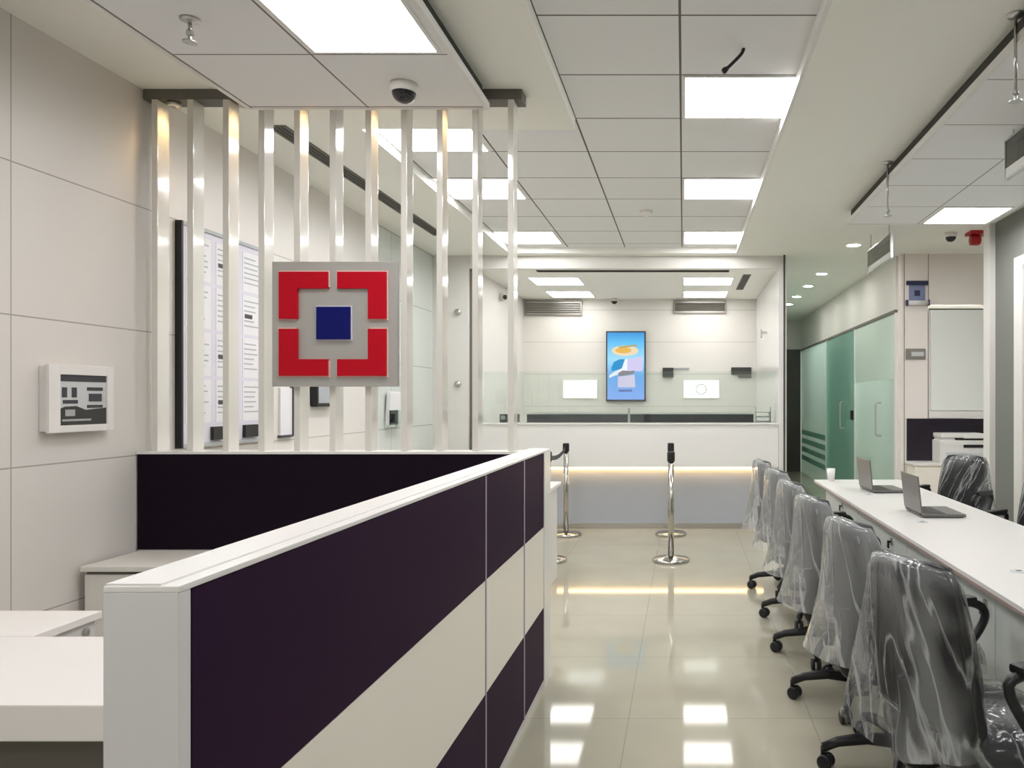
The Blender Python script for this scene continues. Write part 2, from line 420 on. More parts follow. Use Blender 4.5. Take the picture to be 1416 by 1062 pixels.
dup(C0, (.29, 9.3, 2.8), 0, 'cabin ceiling light next to the short slot grille, closer to the counter')
dup(C0, (.29, 10.45, 2.8), 0, 'cabin ceiling light close to the back wall on the slot grille side')
# rooms beyond the glazing and the corridor glass
ceiling_light((3.2, 9.6, ZS), 1.2, 1.2, 'unseen ceiling light added in the room behind the frosted glass door', 'ceiling lights in side rooms')  # unseen lamp, added to brighten the frosted door from behind
ceiling_light((3.2, 13.4, ZS), 1.2, 1.2, 'unseen ceiling light added in the room behind the far frosted glass panel', 'ceiling lights in side rooms')  # also added out of view, so the far glass panel reads brighter
ceiling_light((3.8, 5.4, ZS), .6, 1.2, 'ceiling light in the room behind the white framed glazing', 'ceiling lights in side rooms')

# downlights in the corridor
def downlight(loc, label, src):
    if src: return dup(src, loc, 0, label)
    t = thing('downlight', label, 'light', loc, 'round downlights along the corridor')
    bm = bmesh.new(); x, y, z = loc
    lathe(bm, [(.085, z), (.085, z - .008), (.068, z - .010), (.066, z - .004)], (x, y, 0)); obj('ring', bm, 'lamp_frame', t)
    bm = bmesh.new(); lathe(bm, [(.066, z - .003), (.05, z - .0075), (.001, z - .009)], (x, y, 0)); obj('lens', bm, 'downlight', t)
    return t
dl = None
for y, lb in ((7.79, 'round downlight next to the hanging sign, first of the corridor row'), (9.58, 'second round downlight along the corridor'),
              (10.62, 'third round downlight along the corridor'), (11.7, 'fourth round downlight along the corridor'),
              (12.65, 'fifth and last round downlight, beside the dark edge strip')):
    d = downlight((1.69, y, ZS), lb, dl); dl = dl or d

# linear grilles
def slot(name, x0, x1, y0, y1, z, along, m, label):
    t = thing(name, label, 'grille', ((x0 + x1) / 2, (y0 + y1) / 2, z))
    w = .008
    obj('frame', BXS([(x0, x0 + w, y0, y1, z - .006, z), (x1 - w, x1, y0, y1, z - .006, z), (x0 + w, x1 - w, y0, y0 + w, z - .006, z), (x0 + w, x1 - w, y1 - w, y1, z - .006, z)]), 'track', t)
    obj('backing', BX(x0 + w, x1 - w, y0 + w, y1 - w, z - .002, z), 'charcoal', t)
    n = 4; L = []
    for i in range(n):
        if along == 'y':
            c = x0 + (x1 - x0) * (i + .5) / n; L.append((c - .004, c + .004, y0 + w, y1 - w, z - .006, z - .002))
        else:
            c = y0 + (y1 - y0) * (i + .5) / n; L.append((x0 + w, x1 - w, c - .004, c + .004, z - .006, z - .002))
    obj('slat', BXS(L), m, t)
slot('air_grille', -2.34, -2.23, 4.40, 7.34, ZS, 'y', 'track', 'long dark slot grille in the ceiling behind the slat screen')
slot('air_grille', -1.60, .50, 8.50, 8.62, 2.8, 'x', 'charcoal', 'wide dark slot grille just inside the cash cabin')
slot('air_grille', .67, .76, 8.8, 10.0, 2.8, 'y', 'track', 'short slot grille along the corridor side of the cabin ceiling')

# sprinklers, detector, cameras, alarm
def sprinkler(loc, drop, label):
    x, y, z = loc
    t = thing('sprinkler', label, 'sprinkler', loc)
    bm = bmesh.new(); lathe(bm, [(.036, z), (.034, z - .008), (.014, z - .014)], (x, y, 0), 20); obj('ceiling_mount', bm, 'brushed', t, True)
    bm = bmesh.new(); tube(bm, [(x, y, z - .005), (x, y, z - drop + .03)], .007); obj('pipe', bm, 'steel', t, True)
    bm = bmesh.new()
    lathe(bm, [(.013, z - drop + .045), (.015, z - drop + .03), (.008, z - drop + .022), (.006, z - drop + .006), (.026, z - drop + .004), (.026, z - drop)], (x, y, 0), 16)
    obj('head', bm, 'brushed', t)
sprinkler((-1.855, 2.95, ZI), .09, 'stubby sprinkler in the dropped panel above the teller pen')
sprinkler((1.325, 3.13, ZS), .35, 'sprinkler on a long thin pipe, closer one beside the desk ceiling panel')
sprinkler((1.325, 5.09, ZS), .35, 'sprinkler on a long thin pipe above the far half of the desk row')
bm = bmesh.new(); tube(bm, smooth_path([(.275, 3.58, 3.0), (.262, 3.575, 2.97), (.205, 3.57, 2.91), (.18, 3.565, 2.888)], 4), [.008] * 9 + [.012, .015, .014, .012], 8)
tag(obj('cable_stub', bm, 'dark', None, True), 'loose black cable end dangling from a ceiling tile beside the square light', 'cable')
bm = bmesh.new(); lathe(bm, [(.055, 3.0), (.055, 2.985), (.045, 2.965), (.02, 2.96)], (-.32, 6.68, 0)); tag(obj('smoke_detector', bm, 'ivory', None, True), 'small round smoke detector in the tile recess', 'detector')

def dome_camera(loc, label, r=.06):
    x, y, z = loc
    t = thing('dome_camera', label, 'camera', loc)
    bm = bmesh.new(); lathe(bm, [(r, z), (r * 1.05, z - .015), (r * .98, z - .035), (r * .9, z - .04)], (x, y, 0)); obj('mount_ring', bm, 'ivory', t, True)
    bm = bmesh.new(); lathe(bm, [(r * .9, z - .036)] + [(r * .88 * math.cos(a), z - .04 - r * .8 * math.sin(a)) for a in [i * PI / 16 for i in range(8)]] + [(.002, z - .04 - r * .8)], (x, y, 0)); obj('dome', bm, 'dome', t, True)
dome_camera((-1.268, 3.56, ZI), 'white dome camera with black bubble above the slat screen')
dome_camera((2.47, 7.25, ZS), 'small black bubble camera under the ceiling near the red alarm', .055)
dome_camera((-.96, 10.9, 2.8), 'small dome camera at the back wall of the cash cabin', .05)

t = thing('bullet_camera', 'small black camera on the side wall of the cash cabin', 'camera', (-2.24, 9.6, 2.62))
obj('wall_mount', BX(-2.238, -2.19, 9.57, 9.63, 2.60, 2.70, bev=.008), 'ivory', t)
bm = bmesh.new(); tube(bm, [(-2.20, 9.66, 2.65), (-2.17, 9.54, 2.64)], .035, 14); obj('body', bm, 'ivory', t, True)
bm = bmesh.new(); tube(bm, [(-2.17, 9.545, 2.64), (-2.166, 9.53, 2.639)], .028, 14); obj('lens', bm, 'dome', t, True)

t = thing('fire_alarm', 'red fire alarm sounder under the ceiling by the white jamb', 'alarm', (2.69, 7.2, ZS))
obj('ceiling_mount', BX(2.61, 2.78, 7.12, 7.28, ZS - .03, ZS, bev=.006), 'alarm_red', t)
bm = bmesh.new(); lathe(bm, [(.02, -.11), (.05, -.105), (.052, -.04), (.045, -.02)], (0, 0, 0), 18, axis=0)
bmesh.ops.translate(bm, vec=(2.74, 7.2, ZS - .075), verts=bm.verts); obj('horn', bm, 'alarm_red', t, True)

# hanging acrylic signs
def hanging_sign(y0, y1, label):
    x = 1.75; z0, z1 = 2.595, 2.79
    t = thing('hanging_sign', label, 'sign', (x, (y0 + y1) / 2, z0), 'acrylic signs hung over the desk')
    obj('panel', BX(x - .006, x + .006, y0, y1, z0 + .05, z1), 'acrylic', t)
    obj('lower_band', BX(x - .008, x + .008, y0, y1, z0, z0 + .05), 'white_satin', t)
    obj('frame', BXS([(x - .011, x + .011, y0 - .014, y0, z0 - .004, z1 + .01), (x - .011, x + .011, y1, y1 + .014, z0 - .004, z1 + .01), (x - .011, x + .011, y0, y1, z1, z1 + .012), (x - .011, x + .011, y0, y1, z0 - .012, z0)]), 'brushed', t)
    for yy in (y0 + .08, y1 - .08):
        top = ZI + .0 if yy < 6.42 else ZS
        bm = bmesh.new(); tube(bm, [(x, yy, z1 + .01), (x, yy, top)], .0045, 6); obj('rod', bm, 'brushed', t)
hanging_sign(6.6, 7.4, 'smoky acrylic sign hanging near the first round downlight')
hanging_sign(3.55, 4.24, 'smoky acrylic sign with white lower band hanging over the near half of the desk')

# ------------------------------------------------------------------ teller pen
XO, XI, ZP = -.675, -.775, 1.150
t = thing('partition', 'long low white partition with purple and cream bands beside the walkway', 'partition', (XO, 2.4, 0))
obj('core', BX(XI, XO - .018, 1.075, 3.96, .0, 1.141), 'white', t)
obj('end_panel', BX(XI, XO, 1.048, 1.075, 0, 1.141, bev=.001), 'grey_end', t)
bm = BX(XI, XO + .001, 1.048, 3.96, 1.141, ZP, bev=.002); box(bm, XI + .002, XO - .024, 1.05, 3.955, ZP - .001, ZP + .003); obj('cap', bm, 'white', t)
segs = [(1.078, 2.676), (2.690, 3.322), (3.340, 3.79)]
for a, b in segs:
    obj('upper_band', BX(XO - .018, XO, a, b, .782, 1.139), 'purple', t)
    obj('middle_band', BX(XO - .018, XO - .001, a, b, .392, .780), 'cream', t)
    obj('lower_band', BX(XO - .018, XO, a, b, .045, .390), 'purple', t)
for yy, ww in ((2.676, .014), (3.322, .018)): obj('seam', BX(XO - .018, XO + .001, yy, yy + ww, .04, 1.139), 'seam', t)
obj('plinth', BX(XO - .018, XO - .006, 1.078, 3.79, 0, .043), 'grey_end', t)
obj('end_post', BX(XO - .018, XO + .004, 3.79, 3.96, 0, 1.141), 'white', t)

YR = 3.84
t = thing('partition', 'purple partition under the white slats at the back of the teller pen', 'partition', (-1.7, YR, 0))
obj('core', BX(XL + .005, XI - .006, YR + .012, YR + .13, 0, 1.131), 'white', t)
obj('purple_panel', BX(XL + .008, XI - .008, YR, YR + .012, .665, 1.131), 'black_panel', t)
obj('lower_panel', BX(XL + .008, XI - .008, YR + .002, YR + .012, 0, .662), 'cream', t)
obj('cap', BX(XL + .005, XI - .006, YR - .004, YR + .132, 1.131, 1.143), 'white', t)

# slat screen
t = thing('slat_screen', 'screen of tall glossy white upright slats on the purple partition', 'screen', (-1.7, 3.92, 1.143))
obj('top_track', BX(XL + .005, -.80, 3.885, 3.99, 2.885, ZS), 'track', t)
SX = [-2.619 + .1764 * i for i in range(11)]
for x in SX: obj('slat', BX(x - .015, x + .015, 3.885, 3.975, 1.143, 2.885, bev=.003), 'slat', t)
sp0 = None
for i in (0, 2, 4, 6, 8):
    loc = (SX[i] + .072, 3.925, 2.885)
    lb = 'small warm spot in the top channel beside ' + {0: 'the slat against the panelled wall', 2: 'the third slat from the panelled wall', 4: 'the fifth slat from the panelled wall', 6: 'the seventh slat from the panelled wall', 8: 'the ninth slat from the panelled wall'}[i]
    if sp0 is None:
        sp0 = s = thing('spot_lamp', lb, 'light', loc, 'warm spots between the slats')
        bm = bmesh.new(); lathe(bm, [(.032, loc[2]), (.032, loc[2] - .02), (.026, loc[2] - .022), (.025, loc[2] - .005)], (loc[0], loc[1], 0), 18); obj('housing', bm, 'brushed', s, True)
        bm = bmesh.new(); lathe(bm, [(.025, loc[2] - .006), (.001, loc[2] - .010)], (loc[0], loc[1], 0), 18); obj('lens', bm, 'spot', s)
    else: dup(sp0, loc, 0, lb)
    ld = bpy.data.lights.new('spot_glow', 'SPOT'); ld.energy = 1.5; ld.color = (1, .66, .30); ld.spot_size = 1.9; ld.spot_blend = .8; ld.shadow_soft_size = .02
    lo = bpy.data.objects.new('spot_glow', ld); COL.objects.link(lo); lo.location = (loc[0], loc[1], loc[2] - .03)

# emblem on the slats
x0, x1, z0, z1 = -2.021, -1.405, 1.462, 2.076; W = x1 - x0; H = z1 - z0; yf = 3.855
t = thing('emblem_sign', 'square silver sign with red corner brackets around a navy square', 'sign', (x0 + W / 2, yf, z0))
obj('plate', BX(x0, x1, yf, 3.884, z0, z1, bev=.003), 'silver', t)
def lshape(cu, cv, su, sv):
    ou, iu, tu, ov, iv, tv = .067, .457, .146, .085, .46, .133
    P = [(ou, ov), (iu, ov), (iu, ov + tv), (ou + tu, ov + tv), (ou + tu, iv), (ou, iv)]
    return [(x0 + W * (u if su > 0 else 1 - u + -.012), z1 - H * (v if sv > 0 else 1 - v)) for u, v in P]
for su in (1, -1):
    for sv in (1, -1):
        P = lshape(0, 0, su, sv); c = (sum(p[0] for p in P) / 6, sum(p[1] for p in P) / 6)
        bm = bmesh.new(); prism(bm, P, 1, yf - .018, yf); b = obj('bracket', bm, 'red', t)
        bm = bmesh.new(); xs = [p[0] for p in P]; zs = [p[1] for p in P]
        Q = [(p[0] + (.007 if p[0] > c[0] + .0 else -.007), p[1] + (.007 if p[1] > c[1] else -.007)) for p in P]
        prism(bm, Q, 1, yf - .008, yf); obj('edge', bm, 'pink_edge', b)
bm = BX(x0 + W * .366, x0 + W * .634, yf - .02, yf, z1 - H * .624, z1 - H * .364, bev=.002); b = obj('centre_square', bm, 'blue', t)
obj('edge', BX(x0 + W * .366 - .006, x0 + W * .634 + .006, yf - .008, yf, z1 - H * .624 - .006, z1 - H * .364 + .006), 'paper_lilac', b)

# fire panel on the side wall
t = thing('control_panel', 'white framed control panel with dark printed face on the panelled wall', 'panel', (XL, 3.46, 1.256))
y0, y1, z0, z1, xf = 3.255, 3.625, 1.258, 1.547, XL + .045
obj('wall_mount', BX(XL + .001, xf - .012, y0 + .006, y1 - .006, z0 + .006, z1 - .006, bev=.004), 'white', t)
obj('bezel', BXS([(xf - .012, xf + .004, y0, y0 + .06, z0, z1), (xf - .012, xf + .004, y1 - .04, y1, z0, z1), (xf - .012, xf + .004, y0 + .06, y1 - .04, z1 - .042, z1), (xf - .012, xf + .004, y0 + .06, y1 - .04, z0, z0 + .03)], bev=.002), 'white', t)
fy0, fy1, fz0, fz1 = y0 + .06, y1 - .04, z0 + .03, z1 - .042; dy = fy1 - fy0; dz = fz1 - fz0
f = obj('face', BX(xf - .012, xf - .004, fy0, fy1, fz0, fz1), 'print_pale', t)
def fr(u0, u1, v0, v1): return (xf - .004, xf - .002, fy0 + dy * u0, fy0 + dy * u1, fz1 - dz * v1, fz1 - dz * v0)
obj('header_strip', BXS([fr(0, 1, 0, .13)]), 'print_dark', f)
for q in ((.06, .16, .25, .45), (.26, .36, .25, .45), (.08, .38, .5, .57), (.58, .92, .24, .31), (.62, .9, .37, .53), (.58, .92, .60, .66)): obj('button_block', BXS([fr(*q)]), 'print_dark', f)
bm = bmesh.new(); prism(bm, [(fy0 + dy * u, fz1 - dz * v) for u, v in ((0, .68), (.12, .63), (.35, .62), (.55, .70), (1, .66), (1, 1), (0, 1))], 0, xf - .004, xf - .0025); obj('wave_strip', bm, 'charcoal', f)
obj('display', BXS([(xf - .0026, xf - .0015, fy0 + dy * .12, fy0 + dy * .32, fz1 - dz * .82, fz1 - dz * .69), (xf - .0026, xf - .0015, fy0 + dy * .06, fy0 + dy * .66, fz1 - dz * .92, fz1 - dz * .88)]), 'print_grey', f)

# notice board and small items on the wall behind the slats
t = thing('notice_board', 'tall board of pinned sheets with dark edge behind the slats', 'board', (XL, 4.57, 1.15))
xb = XL + .036
obj('backing', BX(XL, xb - .008, 4.15, 4.99, 1.15, 2.335), 'paper_lilac', t)
obj('edge', BX(XL, xb, 4.135, 4.15, 1.14, 2.345), 'dark', t); obj('edge', BX(XL, xb, 4.99, 5.005, 1.14, 2.345), 'dark', t)
obj('rail', BX(XL, xb, 4.15, 4.99, 2.325, 2.345), 'print_grey', t); obj('rail', BX(XL, xb, 4.15, 4.99, 1.14, 1.16), 'print_grey', t)
for i, (a, b) in enumerate(((4.18, 4.40), (4.45, 4.66), (4.72, 4.94))):
    for j in range(4):
        zz = 1.27 + .26 * j
        s = obj('sheet', BX(xb - .008, xb - .006, a, b, zz, zz + .24), 'paper', t)
        rows = [(xb - .0065, xb - .005, a + .015, b - .015 - .1 * random.random(), zz + .20 - .03 * k, zz + .208 - .03 * k) for k in range(6)]
        obj('print', BXS(rows), 'print_grey', s)
        if random.random() < .6: obj('strip', BX(xb - .0062, xb - .004, a + .02, a + .10, zz + .10, zz + .125), 'print_dark', s)
for a, b in ((4.40, 4.50), (4.72, 4.86)): obj('pocket', BX(xb - .008, xb + .012, a, b, 1.17, 1.245), 'dark', t)
t = thing('wall_frame', 'narrow white framed notice on the wall below the silver sign', 'frame', (XL, 5.27, 1.155))
obj('sheet', BX(XL, XL + .015, 5.19, 5.345, 1.16, 1.475), 'paper', t)
obj('border', BXS([(XL, XL + .025, 5.345, 5.362, 1.15, 1.485), (XL, XL + .025, 5.18, 5.345, 1.145, 1.16)]), 'print_dark', t)
t = thing('wall_box', 'small grey and black box on the wall below the silver sign', 'box', (XL, 5.8, 1.36))
obj('body', BX(XL, XL + .05, 5.65, 5.92, 1.37, 1.53, bev=.006), 'print_grey', t)
obj('edge', BXS([(XL, XL + .055, 5.63, 5.65, 1.35, 1.54), (XL, XL + .055, 5.65, 5.92, 1.345, 1.37)]), 'dark', t)
t = thing('leaflet_holder', 'clear leaflet holder with pale sheets on the wall below the sign corner', 'holder', (XL, 7.18, 1.15))
obj('mount_tray', BXS([(XL + .001, XL + .06, 7.02, 7.34, 1.15, 1.17), (XL + .05, XL + .06, 7.02, 7.34, 1.17, 1.3)]), 'glass', t)
bm = bmesh.new(); prism(bm, [(XL + .004, 1.17), (XL + .035, 1.17), (XL + .055, 1.46), (XL + .02, 1.47)], 1, 7.04, 7.32); obj('leaflet', bm, 'paper', t)
for zz, lb in ((2.33, 'upper of two round fittings on the white cabin pillar'), (1.56, 'lower of two round fittings on the white cabin pillar')):
    bm = bmesh.new(); lathe(bm, [(.035, YC), (.035, YC - .02), (.025, YC - .03), (.001, YC - .032)], (-2.41, 0, zz), 18, axis=1)
    # lathe on axis 1 gives (v,h,u): x and z offsets come from c
    tag(obj('round_fitting', bm, 'brushed', None, True), lb, 'fitting', 'round fittings on the cabin pillar')

# teller desks
t = thing('desk', 'white desk with thick top inside the teller pen', 'desk', (-1.7, 1.9, 0))
obj('desk_top', BX(XL + .005, XI - .006, 1.667, 2.15, .672, .75, bev=.004), 'desk_top', t)
obj('front_panel', BX(XL + .01, XI - .02, 1.74, 1.76, 0, .672), 'track', t)
for a in (XL + .01, XI - .05): obj('leg_panel', BX(a, a + .025, 1.78, 2.13, 0, .672), 'white', t)
t = thing('side_pedestal', 'white pedestal with a lock beyond the teller desk', 'cabinet', (-2.2, 2.3, 0))
obj('body', BX(XL + .006, -1.80, 2.156, 2.40, 0, .728), 'grey_end', t)
obj('pedestal_top', BX(XL + .004, -1.786, 2.153, 2.412, .728, .75, bev=.002), 'desk_top', t)
bm = bmesh.new(); lathe(bm, [(.012, -1.80), (.012, -1.793), (.006, -1.791)], (0, 2.36, .70), 14, axis=0); obj('lock', bm, 'brushed', t)
t = thing('credenza', 'low white cabinet against the purple partition in the teller pen', 'cabinet', (-1.8, 3.64, 0))
obj('body', BX(-2.645, XI - .02, 3.475, 3.825, .0, .635), 'ivory', t)
obj('cabinet_top', BX(-2.655, XI - .012, 3.452, 3.832, .640, .662, bev=.003), 'ivory', t)
for k in range(3):
    a = -2.64 + .61 * k; d = obj('door', BX(a, a + .604, 3.46, 3.474, .04, .625, bev=.002), 'ivory', t)
    obj('handle', BX(a + .56, a + .575, 3.446, 3.46, .42, .54), 'brushed', d)
obj('reveal', BX(-2.64, XI - .03, 3.472, 3.4752, .62, .640), 'track', t)
t = thing('desk', 'white desk end showing past the partition before the belt posts', 'desk', (-1.6, 5.9, 0))
obj('desk_top', BX(-2.2, -.965, 5.6, 6.2, .722, .75, bev=.003), 'desk_top', t)
for a in (-2.19, -1.02): obj('leg_panel', BX(a, a + .025, 5.62, 6.18, 0, .722), 'white', t)
obj('modesty_panel', BX(-2.165, -1.02, 5.9, 5.918, .25, .722), 'white', t)

# ------------------------------------------------------------------ cash cabin
t = thing('cash_counter', 'white cash counter with a warm light line under its ledge', 'counter', (-.5, 8.5, 0))
CX0, CX1 = -2.19, 1.015
obj('ledge_front', BX(CX0, CX1, YC, YC + .03, .672, 1.128), 'white_satin', t)
obj('counter_top', BX(CX0, CX1, YC - .012, 8.95, 1.128, 1.146, bev=.003), 'white_satin', t)
obj('lower_panel', BX(CX0, CX1, YC + .09, YC + .12, .03, .672), 'blue_grey', t)
obj('ledge_underside', BX(CX0, CX1, YC + .03, YC + .12, .672, .69), 'white', t)
obj('light_strip', BX(CX0, CX1 - .15, YC + .035, YC + .06, .648, .672), 'warm', t)
obj('plinth', BX(CX0, CX1, YC + .085, YC + .09, 0, .06), 'brushed', t)
obj('side_return', BX(.86, CX1, YC + .03, YC + .09, 0, .672), 'white_satin', t)
for a, b in ((-1.72, -.61), (-.585, .77)):
    obj('upstand', BX(a, b, 8.62, 8.64, 1.146, 1.235), 'board', t)
    obj('upstand_cap', BX(a, b, 8.615, 8.645, 1.235, 1.255), 'white', t)
obj('clip', BX(-.61, -.585, 8.61, 8.65, 1.146, 1.30), 'brushed', t)
gl = tag(obj('glass_screen', BX(CX0 + .01, CX1 - .01, 8.545, 8.555, 1.147, 1.70), 'glass'), 'clear low glass screen standing on the cash counter', 'glass screen')
for (a, b, c, d, lb) in ((-2.03, -1.95, 1.146, 1.235, 'small black device on the cash counter end, thinner one'), (-1.93, -1.82, 1.146, 1.235, 'black telephone on the cash counter end, wider one')):
    k = thing('counter_device', lb, 'device', ((a + b) / 2, 8.7, c))
    obj('body', BX(a, b, 8.66, 8.74, c, d, bev=.008), 'dark', k); obj('screen', BX(a + .015, b - .015, 8.655, 8.6605, c + .03, d - .015), 'print_grey', k)
k = thing('paper_tray', 'stacked grey paper tray at the corridor end of the cash counter', 'tray', (.88, 8.75, 1.146))
for i in range(3): obj('shelf', BX(.80, .97, 8.68, 8.84, 1.15 + .05 * i, 1.158 + .05 * i), 'print_grey', k)
for xx in (.80, .962): obj('post', BX(xx, xx + .008, 8.68, 8.84, 1.146, 1.31), 'print_pale', k)

yb = 11.0
tv = thing('display_screen', 'portrait blue advertising screen on the cabin back wall', 'screen', (-.80, yb, 1.37))
tx0, tx1, tz0, tz1 = -1.08, -.525, 1.37, 2.35; TW = tx1 - tx0; TH = tz1 - tz0
obj('casing', BX(tx0, tx1, yb - .06, yb - .02, tz0, tz1, bev=.006), 'print_dark', tv)
obj('wall_mount', BX(tx0 + .1, tx1 - .1, yb - .02, yb - .002, tz0 + .3, tz1 - .3), 'dark', tv)
ms = mat('screen_sky', (0, 0, 0), .3, emis=(.06, .30, .72), estr=.6)
nt = ms.node_tree; tc = nt.nodes.new('ShaderNodeTexCoord'); sx = nt.nodes.new('ShaderNodeSeparateXYZ'); nt.links.new(tc.outputs['Generated'], sx.inputs[0])
cr = nt.nodes.new('ShaderNodeValToRGB'); e = cr.color_ramp.elements
e[0].position = 0; e[0].color = (.22, .38, .85, 1); e[1].position = 1; e[1].color = (.035, .26, .60, 1)
for p, c in ((.35, (.12, .36, .75, 1)), (.6, (.30, .62, .82, 1)), (.85, (.10, .45, .78, 1))):
    q = cr.color_ramp.elements.new(p); q.color = c
nt.links.new(sx.outputs[2], cr.inputs[0]); nt.links.new(cr.outputs[0], nt.nodes['Principled BSDF'].inputs['Emission Color'])
s = obj('display', BX(tx0 + .02, tx1 - .02, yb - .0612, yb - .0595, tz0 + .025, tz1 - .02), ms, tv)
def tvp(name, pts, col, st, lift):
    bm = bmesh.new(); prism(bm, [(tx0 + TW * u, tz1 - TH * v) for u, v in pts], 1, yb - .0612 - lift, yb - .0611)
    obj(name, bm, mat(name + '_screen_colour', (0, 0, 0), .4, emis=col, estr=st * .55), s)
def ell(cu, cv, a, b, n=28): return [(cu + a * math.cos(2 * PI * i / n), cv + b * math.sin(2 * PI * i / n)) for i in range(n)]
tvp('cream_oval', ell(.48, .28, .34, .075), (.85, .72, .50), .9, .001)
tvp('orange_oval', ell(.44, .275, .20, .042), (.85, .48, .08), .9, .002)
tvp('olive_stroke', [(.30, .22), (.78, .19), (.78, .215), (.35, .245)], (.45, .42, .16), .9, .003)
tvp('lilac_block', [(.55, .40), (.92, .36), (.92, .57), (.55, .57)], (.66, .62, .88), .9, .001)
tvp('blue_wave', [(.14, .52), (.20, .44), (.35, .40), (.50, .40), (.50, .52), (.32, .55), (.14, .57)], (.02, .30, .62), .9, .002)
tvp('white_wave', [(.08, .63), (.22, .58), (.40, .53), (.48, .40), (.54, .40), (.54, .56), (.40, .60), (.20, .64), (.08, .67)], (.85, .88, .95), .95, .003)
tvp('brown_shape', [(.30, .60), (.42, .56), (.60, .57), (.72, .56), (.70, .61), (.50, .63), (.34, .64)], (.30, .26, .30), .8, .004)
tvp('pale_panel', [(.30, .65), (.72, .62), (.74, .80), (.30, .80)], (.72, .66, .90), .9, .0015)
tvp('caption_bar', [(.32, .835), (.66, .83), (.66, .862), (.32, .866)], (.16, .20, .55), .8, .002)

for (a, b, zc0, zc1, lb) in ((-2.22, -1.42, 2.57, 2.78, 'grey metal vent high on the cabin back wall near the dome camera'), (-.14, .60, 2.60, 2.78, 'grey metal vent high on the cabin back wall over the small grey boxes')):
    v = thing('wall_vent', lb, 'vent', ((a + b) / 2, yb, zc0), 'metal vents on the cabin back wall')
    obj('frame', BXS([(a, b, yb - .03, yb, zc0, zc0 + .02), (a, b, yb - .03, yb, zc1 - .02, zc1), (a, a + .02, yb - .03, yb, zc0 + .02, zc1 - .02), (b - .02, b, yb - .03, yb, zc0 + .02, zc1 - .02)]), 'vent_metal', v)
    obj('plate', BX(a + .02, b - .02, yb - .012, yb, zc0 + .02, zc1 - .02), 'brushed', v)
    bm = bmesh.new()
    for i in range(5):
        z = zc0 + .035 + i * (zc1 - zc0 - .06) / 5; prism(bm, [(yb - .026, z), (yb - .022, z - .002), (yb - .012, z + .018), (yb - .016, z + .02)], 0, a + .02, b - .02)
    obj('louvre', bm, 'vent_metal', v)
for (a, b, lb) in ((-1.69, -1.205, 'plain bright white rectangle on the back wall on the slat-screen side of the blue screen'), (0., .505, 'bright white rectangle with a pale ring on the back wall')):
    g = thing('bright_rectangle', lb, 'light', ((a + b) / 2, yb, 1.41))  # emissive panel added for a bright rectangle whose source is unclear
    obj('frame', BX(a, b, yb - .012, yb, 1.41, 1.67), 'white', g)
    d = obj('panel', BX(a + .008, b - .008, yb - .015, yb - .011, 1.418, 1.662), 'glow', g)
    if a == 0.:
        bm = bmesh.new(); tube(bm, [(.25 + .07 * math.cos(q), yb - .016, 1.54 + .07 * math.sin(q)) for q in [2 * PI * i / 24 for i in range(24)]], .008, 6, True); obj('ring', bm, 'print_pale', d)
for (a, b, ln, lb) in ((-.29, -.14, 1, 'small dark box with a thin bar on the cabin back wall'), (.67, .95, 0, 'wide dark box on the cabin back wall by the corridor side')):
    k = thing('switch_box', lb, 'box', ((a + b) / 2, yb, 1.72))
    obj('body', BX(a, b, yb - .05, yb, 1.75, 1.845, bev=.006) if ln == 0 else BX(a, b, yb - .05, yb, 1.71, 1.84, bev=.006), 'charcoal', k)
    if ln: obj('bar', BX(b, b + .22, yb - .02, yb, 1.82, 1.84), 'print_grey', k)
    else: obj('lower_box', BX(a + .1, b, yb - .04, yb, 1.70, 1.75, bev=.004), 'track', k)
t = thing('wall_bracket', 'small steel bracket on the cabin side wall by the corridor', 'bracket', (1.02, 9.6, 2.2))
obj('arm', BX(.96, 1.02, 9.58, 9.62, 2.2, 2.23), 'brushed', t); obj('disc', BX(.94, .96, 9.55, 9.65, 2.15, 2.25, bev=.005), 'brushed', t)

# belt posts
def post(loc, label, belt_to=None):
    x, y = loc
    t = thing('belt_post', label, 'barrier post', (x, y, 0), 'belt posts in front of the cash counter')
    bm = bmesh.new(); lathe(bm, [(.001, 0), (.16, 0), (.16, .018), (.15, .028), (.05, .042), (.03, .05), (.001, .05)], (x, y, 0), 36); obj('base', bm, 'steel', t, True)
    bm = bmesh.new(); lathe(bm, [(.026, .045), (.026, .87)], (x, y, 0), 20); obj('pole', bm, 'steel', t, True)
    bm = bmesh.new(); lathe(bm, [(.030, .86), (.034, .87), (.034, .935), (.03, .948), (.001, .95)], (x, y, 0), 20); obj('head', bm, 'dark', t, True)
    if belt_to:
        bm = bmesh.new(); q = belt_to; n = 10; d = Vector((q[0] - x, q[1] - y, 0)); nrm = Vector((d.y, -d.x, 0)).normalized() * .0015
        L = []
        for i in range(n + 1):
            s_ = .03 / d.length + (1 - .068 / d.length) * i / n; p = Vector((x, y, 0)) + d * s_; sag = -.05 * 4 * s_ * (1 - s_)
            L.append([(p.x + nrm.x, p.y + nrm.y, .885 + sag), (p.x + nrm.x, p.y + nrm.y, .925 + sag), (p.x - nrm.x, p.y - nrm.y, .925 + sag), (p.x - nrm.x, p.y - nrm.y, .885 + sag)])
        loft(bm, L); bmesh.ops.recalc_face_normals(bm, faces=bm.faces); obj('belt', bm, 'belt', t)
post((-.107, 6.78), 'steel belt post standing alone in the open walkway, closer of its pair', (-.13, 8.10))
post((-.13, 8.10), 'steel belt post close to the counter, straight behind the walkway post')
post((-1.206, 8.06), 'steel belt post close to the counter beside the partition end')
post((-1.17, 6.78), 'steel belt post mostly hidden by the partition end, only its base showing', (-1.206, 8.06))

